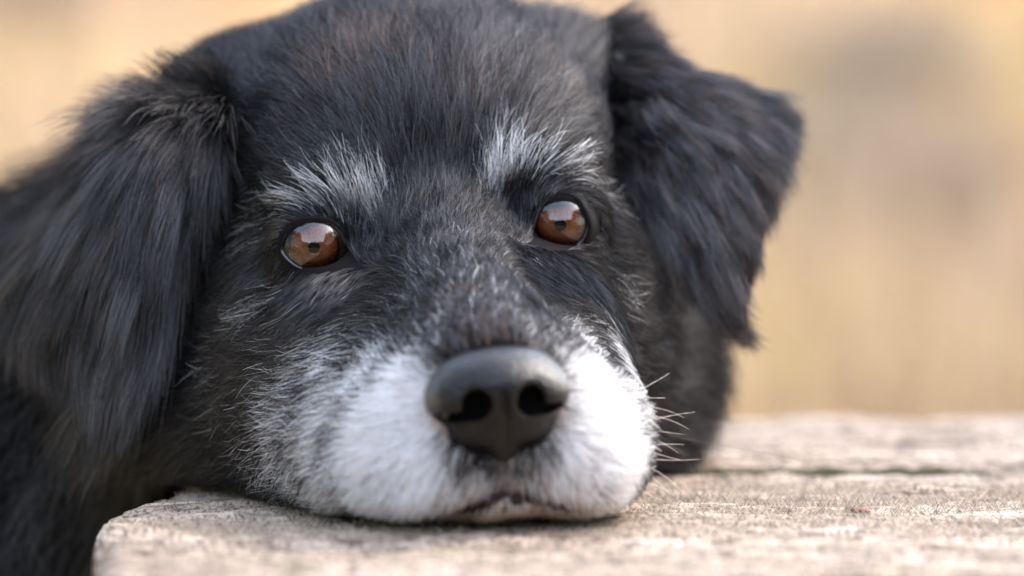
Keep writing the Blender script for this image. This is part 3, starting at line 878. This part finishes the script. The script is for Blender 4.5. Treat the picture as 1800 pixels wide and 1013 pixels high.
def ear(ctrl, n_hair, seed, len_fn, side):
    A = np.array(ctrl, float)                          # rows base->tip, columns front edge->back edge, (px, py, Y)
    pts = at(A[..., 0], A[..., 1], A[..., 2])
    NU, NV = 40, 30
    S = cubic_rows(pts, NU); S = np.swapaxes(cubic_rows(np.swapaxes(S, 0, 1), NV), 0, 1)   # (NU, NV, 3)
    du = np.gradient(S, axis=0); dv = np.gradient(S, axis=1)
    Nn = unit(np.cross(du, dv)); 
    if Nn[..., 1].mean() > 0: Nn = -Nn                  # towards the viewer side
    vv = np.linspace(-1, 1, NV)[None, :]; uu = np.linspace(0, 1, NU)[:, None]
    th = .0028 * np.sqrt(np.clip(1 - vv ** 4, .02, 1)) * np.sqrt(np.clip(1 - uu ** 6, .03, 1))
    F_, B_ = S + Nn * th[..., None], S - Nn * th[..., None]
    v = np.concatenate([F_.reshape(-1, 3), B_.reshape(-1, 3)]); g = grid_faces(NU, NV); k = NU * NV
    idx = np.arange(k).reshape(NU, NV)
    loop = np.concatenate([idx[:, 0], idx[-1, 1:], idx[-2::-1, -1], idx[0, -2:0:-1]]); j = np.arange(len(loop))
    rim = np.stack([loop, np.roll(loop, -1), np.roll(loop, -1) + k, loop + k], 1)
    o = mesh_np("ear", v, np.concatenate([g, g[:, ::-1] + k, rim]), SKIN, dog)
    c = o.data.attributes.new("tint", 'FLOAT_COLOR', 'POINT')
    c.data.foreach_set("color", np.tile(np.array([.007, .006, .0065, 1], np.float32), len(v)))
    # hair
    n_ = n_hair; K = 8
    u = rng.random(n_) ** .9; w = rng.random(n_)
    edge = rng.random(n_) < .22                         # fringe along the rims
    w[edge] = np.where(rng.random(edge.sum()) < .5, rng.random(edge.sum()) * .05, 1 - rng.random(edge.sum()) * .05)
    front = rng.random(n_) < .68
    def look(G, u, w):
        a = np.clip(u, 0, 1) * (NU - 1); b = np.clip(w, 0, 1) * (NV - 1); i = np.minimum(a.astype(int), NU - 2); jj = np.minimum(b.astype(int), NV - 2)
        x, y = (a - i)[:, None], (b - jj)[:, None]
        return G[i, jj] * (1 - x) * (1 - y) + G[i + 1, jj] * x * (1 - y) + G[i, jj + 1] * (1 - x) * y + G[i + 1, jj + 1] * x * y
    if side == 'r': u = np.where(rng.random(n_) < .06, u * .1, u)
    sg = np.where(front, 1.0, -1.0)[:, None]
    base = look(S, u, w); nn = look(Nn, u, w); nn = unit(nn) * sg
    root = base + nn * look(th[..., None] * np.ones((NU, NV, 1)), u, w) * .8
    tu = unit(look(du, u, w)); tv = unit(look(dv, u, w))
    length, lift, out_v = len_fn(u, w, n_)
    # locks: hairs of one cell share a direction
    cell = clump_centre(base, 150 if side == 'l' else 210, seed); hs = cell * 977.1
    ra = (vnoise(cell, 900, seed + 1) - .5); rb = (vnoise(cell, 900, seed + 2) - .5); rc = vnoise(cell, 900, seed + 3)
    tuft = (np.clip(1 - u / .22, 0, 1) * (1.0 if side == 'l' else .25))[:, None]
    fr_e = w < .14; out_v = np.where(fr_e, out_v + np.where(u < .42, rng.normal(-.15, .28, n_), rng.normal(.05, .12, n_)), out_v); length = np.where(fr_e, length * rng.uniform(.6, 1.4, n_), length)
    cell2 = clump_centre(base, 520, seed + 5); rc2 = vnoise(cell2, 2300, seed + 6); rcm = .45 * rc + .55 * rc2
    dirv = unit(tu * (1 - .9 * tuft) + tv * (out_v + ra * .7)[:, None] + tuft * np.array([-.5, -.25, .75]) + rng.normal(0, .07, (n_, 3)))
    Lh = length * rng.uniform(.6, 1.1, n_) * (.75 + .5 * rc)
    P = np.zeros((n_, K, 3)); P[:, 0] = root
    lf = lift * (.5 + .9 * rc) * rng.uniform(.7, 1.3, n_)
    for k in range(1, K):
        s = k / (K - 1)
        droop = np.array([0, 0, -1.]) * ((.22 if side == 'l' else .06) * s * s)
        wob = (np.sin(s * 4 + rb * 20) * .03 * s)[:, None] * tv
        P[:, k] = root + Lh[:, None] * (dirv * s + nn * (lf * (np.sin(np.minimum(s * 2.2, 1.57))) )[:, None] * .35 + droop * .8 + wob)
        dl = (cell - base) - dirv * ((cell - base) * dirv).sum(1, keepdims=True)
        P[:, k] += dl * ((.62 if side == 'l' else .5) * s ** 1.2)
    uu_ = rng.random(n_); vv_ = rng.random(n_)
    C = BLACK * (.3 + .8 * vv_[:, None] + 2.2 * rcm[:, None] ** 2); gmask = uu_ < (.12 + .25 * (rc > .75)); C[gmask] = GREY * (.5 + .8 * vv_[gmask, None])
    bm_ = rng.random(n_) < (.04 if side == 'l' else .15); C[bm_] = BRN * (.8 + .9 * vv_[bm_, None])  # right ear's lit streaks put into browner hairs and stronger sheen
    h = hair_np("ear_fur", P, taper(.000072, K), C, FUR, o, .010 + (.23 if side == 'l' else .36) * rcm ** 2.4 * rng.uniform(.6, 1.2, n_)); h["kind"] = "stuff"
    return o

left_ctrl = [
 [(405,165,.052),(355,155,.056),(295,180,.066),(240,235,.088)],
 [(385,250,.034),(315,245,.028),(225,275,.040),(150,335,.078)],
 [(332,370,.028),(270,385,.022),(165,410,.034),(45,440,.072)],
 [(290,500,.028),(240,520,.022),(130,535,.034),(5,530,.068)],
 [(252,610,.028),(220,630,.026),(150,640,.034),(80,615,.058)],
 [(205,670,.034),(195,690,.032),(165,690,.036),(130,660,.045)]]
def len_left(u, w, n_):
    L_ = .014 + .010 * u
    L_ = np.where((w > .6) & (u > .55), .015, L_)
    L_ = np.where(u < .12, .011, L_)
    out = np.clip(w - .35, 0, 1) * 1.3 * np.clip(1.25 - u, .0, 1)
    lift = np.where(u < .15, 1.0, .35)
    return L_, lift, out
ear(left_ctrl, N_EAR, 71, len_left, 'l')
right_ctrl = [
 [(1072,265,.074),(1080,190,.074),(1075,110,.080),(1045,35,.092)],
 [(1130,345,.056),(1165,245,.052),(1180,165,.060),(1160,108,.085)],
 [(1190,450,.052),(1235,335,.048),(1275,235,.058),(1268,150,.085)],
 [(1240,530,.052),(1278,435,.048),(1325,315,.058),(1358,195,.082)],
 [(1280,572,.056),(1292,525,.053),(1310,450,.060),(1345,330,.078)]]
def len_right(u, w, n_):
    L_ = .011 + .004 * u; L_ = np.where(w > .85, .0135, L_); L_ = np.where(u > .8, np.minimum(L_, .0095), L_)
    return L_, np.full(n_, .3), (w - .5) * .5 * (1 - 1.25 * u)
ear(right_ctrl, N_EAR, 83, len_right, 'r')

# ------------------------------------------------------------------ eyes
def iris_mat():
    m, n, l, b = mat_new("iris_brown")
    tc = n.new("ShaderNodeTexCoord")
    sx = n.new("ShaderNodeSeparateXYZ"); l.new(tc.outputs["Object"], sx.inputs[0])
    at2 = n.new("ShaderNodeMath"); at2.operation = 'ARCTAN2'; l.new(sx.outputs[1], at2.inputs[0]); l.new(sx.outputs[0], at2.inputs[1])
    ln = n.new("ShaderNodeVectorMath"); ln.operation = 'LENGTH'; l.new(tc.outputs["Object"], ln.inputs[0])
    cx = n.new("ShaderNodeCombineXYZ")
    s1 = n.new("ShaderNodeMath"); s1.operation = 'SINE'; l.new(at2.outputs[0], s1.inputs[0])
    c1 = n.new("ShaderNodeMath"); c1.operation = 'COSINE'; l.new(at2.outputs[0], c1.inputs[0])
    rs = n.new("ShaderNodeMath"); rs.operation = 'MULTIPLY'; rs.inputs[1].default_value = 180; l.new(ln.outputs["Value"], rs.inputs[0])
    l.new(s1.outputs[0], cx.inputs[0]); l.new(c1.outputs[0], cx.inputs[1]); l.new(rs.outputs[0], cx.inputs[2])
    t = n.new("ShaderNodeTexNoise"); t.inputs["Scale"].default_value = 9; t.inputs["Detail"].default_value = 6; l.new(cx.outputs[0], t.inputs["Vector"])
    r = n.new("ShaderNodeValToRGB"); e = r.color_ramp.elements
    e[0].position, e[0].color = .30, (.14, .032, .008, 1); e[1].position, e[1].color = .72, (.42, .118, .026, 1)
    l.new(t.outputs["Fac"], r.inputs[0])
    rr = n.new("ShaderNodeValToRGB"); e = rr.color_ramp.elements
    e[0].position, e[0].color = .0, (.35, .35, .35, 1); e[1].position, e[1].color = 1, (.05, .03, .02, 1)
    for p, v in ((.35, .55), (.5, .95), (.82, 1), (.93, .35)):
        x = e.new(p); x.color = (v, v, v, 1)
    rn = n.new("ShaderNodeMath"); rn.operation = 'DIVIDE'; rn.inputs[1].default_value = .0063; l.new(ln.outputs["Value"], rn.inputs[0])
    l.new(rn.outputs[0], rr.inputs[0])
    mx = n.new("ShaderNodeMix"); mx.data_type = 'RGBA'; mx.blend_type = 'MULTIPLY'; mx.inputs[0].default_value = 1
    l.new(r.outputs[0], mx.inputs[6]); l.new(rr.outputs[0], mx.inputs[7]); l.new(mx.outputs[2], b.inputs["Base Color"])
    b.inputs["Roughness"].default_value = .6; b.inputs["Specular IOR Level"].default_value = .2
    return m
IRIS = iris_mat()
PUPIL = simple("pupil_black", (.003, .002, .002), .6, .05)
SCLERA = simple("sclera_dark", (.012, .008, .006), .2, .4)
def cornea_mat():
    m = bpy.data.materials.new("cornea_wet"); m.use_nodes = True
    n, l = m.node_tree.nodes, m.node_tree.links; n.clear()
    o = n.new("ShaderNodeOutputMaterial"); mx = n.new("ShaderNodeMixShader"); fr = n.new("ShaderNodeFresnel"); fr.inputs[0].default_value = 1.75
    tr = n.new("ShaderNodeBsdfTransparent"); gl = n.new("ShaderNodeBsdfGlossy"); gl.inputs["Roughness"].default_value = .0
    l.new(fr.outputs[0], mx.inputs[0]); l.new(tr.outputs[0], mx.inputs[1]); l.new(gl.outputs[0], mx.inputs[2]); l.new(mx.outputs[0], o.inputs[0])
    return m
CORNEA = cornea_mat()
LID = simple("eyelid_skin", (.0025, .002, .0025), .55, .09)
RIM = simple("eyelid_rim_wet", (.010, .008, .009), .25, .5)

def dome(fwd_fn, nr, na, mat, name, parent):
    """rings of points fwd_fn(i) -> (radius, height)"""
    v = []; f = []
    for i in range(nr):
        r, h = fwd_fn(i / (nr - 1))
        for a in range(na):
            t = 2 * math.pi * a / na; v.append((r * math.cos(t), r * math.sin(t), h))
    for i in range(nr - 1):
        for a in range(na):
            f.append((i * na + a, (i + 1) * na + a, (i + 1) * na + (a + 1) % na, i * na + (a + 1) % na))
    return mesh_np(name, v, f, mat, parent)

for k_ in ('l', 'r'):
    c = eye_c[k_]; gz = unit(at(*EYE_GAZE[k_], -.75 + .01) - c) if False else unit(CAM - c)
    q = Vector(gz).to_track_quat('Z', 'Y')
    R_ = EYE_R; ri = .0063; hi = math.sqrt(R_ ** 2 - ri ** 2)
    eye = dome(lambda s: (R_ * math.sin(math.acos(hi / R_) + s * (math.pi - math.acos(hi / R_))) + 1e-7, R_ * math.cos(math.acos(hi / R_) + s * (math.pi - math.acos(hi / R_)))), 30, 48, SCLERA, "eye", dog)
    eye.location = c; eye.rotation_mode = 'QUATERNION'; eye.rotation_quaternion = q
    ir = dome(lambda s: (.0015 + (ri - .0015) * s, .0007 * s * s), 12, 48, IRIS, "iris", eye); ir.location = (0, 0, hi - .0009)
    pu = dome(lambda s: (1e-6 + .0016 * s, .0), 3, 32, PUPIL, "pupil", eye); pu.location = (0, 0, hi - .00095)
    # cornea: a steeper dome seated on the rim of the iris
    bulge = .0026; Rc = (ri ** 2 + bulge ** 2) / (2 * bulge)
    am = math.asin(min(1, ri / Rc))
    co = dome(lambda s: (1e-6 + Rc * math.sin(am * s), Rc * math.cos(am * s) - Rc + bulge), 24, 64, CORNEA, "cornea", eye); co.location = (0, 0, hi)
    # lids: a ring that starts on the globe at the opening and runs out under the coat
    poly = smooth_closed(EYE_PX[k_], 96)
    cen = poly.mean(0); rings = []
    for grow_px, Rr in ((-1.0, R_ + .0001), (0.5, R_ + .0006), (2, R_ + .0008), (4.5, R_ + .0009), (8, R_ + .0008), (14, R_ + .0006), (24, R_ + .0003)):
        pp = poly + unit(poly - cen) * grow_px
        dr = unit(on_sphere(pp[:, 0], pp[:, 1], c, R_ + .0) - c)
        # points far out leave the sphere's outline: carry on in its tangent direction
        rings.append(c + dr * Rr)
    V_ = np.concatenate(rings); F_ = []
    m = 96
    i = np.arange(m)
    for rg in range(len(rings) - 1):
        F_.append(np.stack([rg * m + i, rg * m + (i + 1) % m, (rg + 1) * m + (i + 1) % m, (rg + 1) * m + i], 1))
    lid = mesh_np("eyelid", V_, np.concatenate(F_), LID, dog)
    F2 = F_[0]
    rim = mesh_np("eyelid_rim", np.concatenate(rings[:2]) + gz * .0001, F2, RIM, lid)

# ------------------------------------------------------------------ nose
def nose_mat():
    m, n, l, b = mat_new("nose_leather")
    tc = n.new("ShaderNodeTexCoord"); v = n.new("ShaderNodeTexVoronoi"); v.inputs["Scale"].default_value = 900; v.feature = 'F1'
    l.new(tc.outputs["Object"], v.inputs["Vector"])
    t = n.new("ShaderNodeTexNoise"); t.inputs["Scale"].default_value = 160; t.inputs["Detail"].default_value = 4; l.new(tc.outputs["Object"], t.inputs["Vector"])
    r = n.new("ShaderNodeValToRGB"); e = r.color_ramp.elements
    e[0].position, e[0].color = .3, (.003, .0024, .0024, 1); e[1].position, e[1].color = .7, (.009, .007, .007, 1)
    l.new(t.outputs["Fac"], r.inputs[0]); l.new(r.outputs[0], b.inputs["Base Color"])
    bp = n.new("ShaderNodeBump"); bp.inputs["Strength"].default_value = .5; bp.inputs["Distance"].default_value = .0004
    l.new(v.outputs["Distance"], bp.inputs["Height"]); l.new(bp.outputs[0], b.inputs["Normal"])
    b.inputs["Roughness"].default_value = .40; b.inputs["Specular IOR Level"].default_value = .32
    return m
nxa = np.arange(-2.1, 2.11, .05, dtype=np.float32); nya = np.arange(6.6, 10.9, .05, dtype=np.float32); nza = np.arange(-5.6, -1.6, .05, dtype=np.float32)
NP = np.stack(np.meshgrid(nxa, nya, nza, indexing='ij'), -1)
NA = NP.copy(); NA[..., 0] = np.abs(NA[..., 0])
dn_ = sd_ell(NA, (.0, 8.70, -3.32), (1.50, 1.50, .93))                    # the pad's top
dn_ = smin(dn_, sd_ell(NA, (.92, 8.95, -3.55), (.66, .98, .52)), .30)      # wings
dn_ = smin(dn_, sd_cone(NA, (0, 9.50, -3.4), (0, 9.0, -4.72), .56, .26), .30)   # columella
dn_ = smin(dn_, sd_ell(NA, (.50, 8.75, -4.26), (.66, .76, .42)), .34)            # below the wings
dn_ = smax(dn_, -sd_ell(NA, (.58, 9.85, -3.62), (.33, 1.15, .35)), .08)                     # nostril
dn_ = smax(dn_, -sd_ell(NA, (1.02, 9.55, -3.86), (.56, .75, .13)), .08)                     # its slit to the side: a comma
dn_ = smax(dn_, -sd_cone(NA, (0, 10.15, -3.40), (0, 9.30, -4.9), .06, .09), .16)           # groove down the middle
nv, nf = surface_nets(dn_, nxa, nya, nza)
nose = mesh_np("nose", loc2w(nv), nf, nose_mat(), dog)

# ------------------------------------------------------------------ whiskers, each its own hair
WHISK = simple("whisker", (.10, .07, .06), .35, .4)
def tube(name, pts, r0_, r1_, mat, parent, sides=5):
    p = cubic_rows(np.array(pts, float), 14); t = unit(np.gradient(p, axis=0)); a = unit(np.cross(t, [.3, .2, 1.])); b = np.cross(t, a)
    rr = np.linspace(r0_, r1_, len(p)); v = []
    for s in range(sides):
        an = 2 * math.pi * s / sides; v.append(p + rr[:, None] * (a * math.cos(an) + b * math.sin(an)))
    v = np.stack(v, 1).reshape(-1, 3); F_ = []
    for i in range(len(p) - 1):
        for s in range(sides):
            F_.append((i * sides + s, i * sides + (s + 1) % sides, (i + 1) * sides + (s + 1) % sides, (i + 1) * sides + s))
    return mesh_np(name, v, F_, mat, parent)
for w in ([(1100,735,-.055),(1200,770,-.045),(1310,790,-.035),(1415,810,-.03)], [(1130,780,-.05),(1190,790,-.045),(1225,820,-.04),(1240,865,-.04)],
          [(1085,735,-.055),(1150,760,-.05),(1200,800,-.045),(1222,835,-.04)],
          [(1060,760,-.06),(1120,735,-.055),(1180,740,-.05),(1215,775,-.045)], [(990,300,.0),(1040,320,-.008),(1080,345,-.008),(1105,385,-.005)]):
    tube("whisker", [at(np.array(a), np.array(b), np.array(c)) for a, b, c in w], .00004, .00002, WHISK, dog)

WHISK_P = simple("whisker_pale", (.75, .68, .62), .4, .4)
for i in range(16):
    x0_, y0_ = 1112 + 30 * math.sin(math.pi * (i + .5) / 16) + rng.uniform(-6, 6), 690 + 13 * i
    ln_ = rng.uniform(45, 95); an_ = -.35 + 1.0 * i / 15 + rng.normal(0, .12); bend = rng.uniform(-.15, .35)
    pts_ = []
    for t_ in (0, .35, .7, 1.0):
        pts_.append(at(np.array(x0_ + ln_ * t_ * math.cos(an_ + bend * t_)), np.array(y0_ + ln_ * t_ * math.sin(an_ + bend * t_)), np.array(-.040 + .012 * t_)))
    tube("whisker", pts_, .000045, .00002, WHISK_P, dog)

# ------------------------------------------------------------------ bits on the planks
def chip(name, px, py, size, col, label, cat, seed):
    dr = ray(np.array([px]), np.array([py]))[0]; t = -CAM[2] / dr[2]; p = CAM + dr * t
    r = np.random.default_rng(seed); nu, nv_ = 9, 6; v = []; F_ = []
    for i in range(nv_ + 1):
        th = math.pi * i / nv_
        for j in range(nu):
            ph = 2 * math.pi * j / nu; k = 1 + r.uniform(-.25, .25)
            v.append((size[0] * k * math.sin(th) * math.cos(ph), size[1] * k * math.sin(th) * math.sin(ph), size[2] * math.cos(th)))
    for i in range(nv_):
        for j in range(nu):
            F_.append((i * nu + j, (i + 1) * nu + j, (i + 1) * nu + (j + 1) % nu, i * nu + (j + 1) % nu))
    o = mesh_np(name, v, F_, simple(name + "_surface", col, .7, .3), smooth=False); o.location = (p[0], p[1], -.0010 + size[2] * .6)
    return tag(o, label, cat)
chip("bark_chip", 1512, 895, (.0024, .0018, .0009), (.16, .07, .05), "tiny red brown bark chip lying on the planks", "chip", 1)
chip("pale_fleck", 460, 884, (.0026, .0030, .0003), (.50, .47, .42), "flat pale fleck on the plank beside the dog's jaw", "fleck", 2)
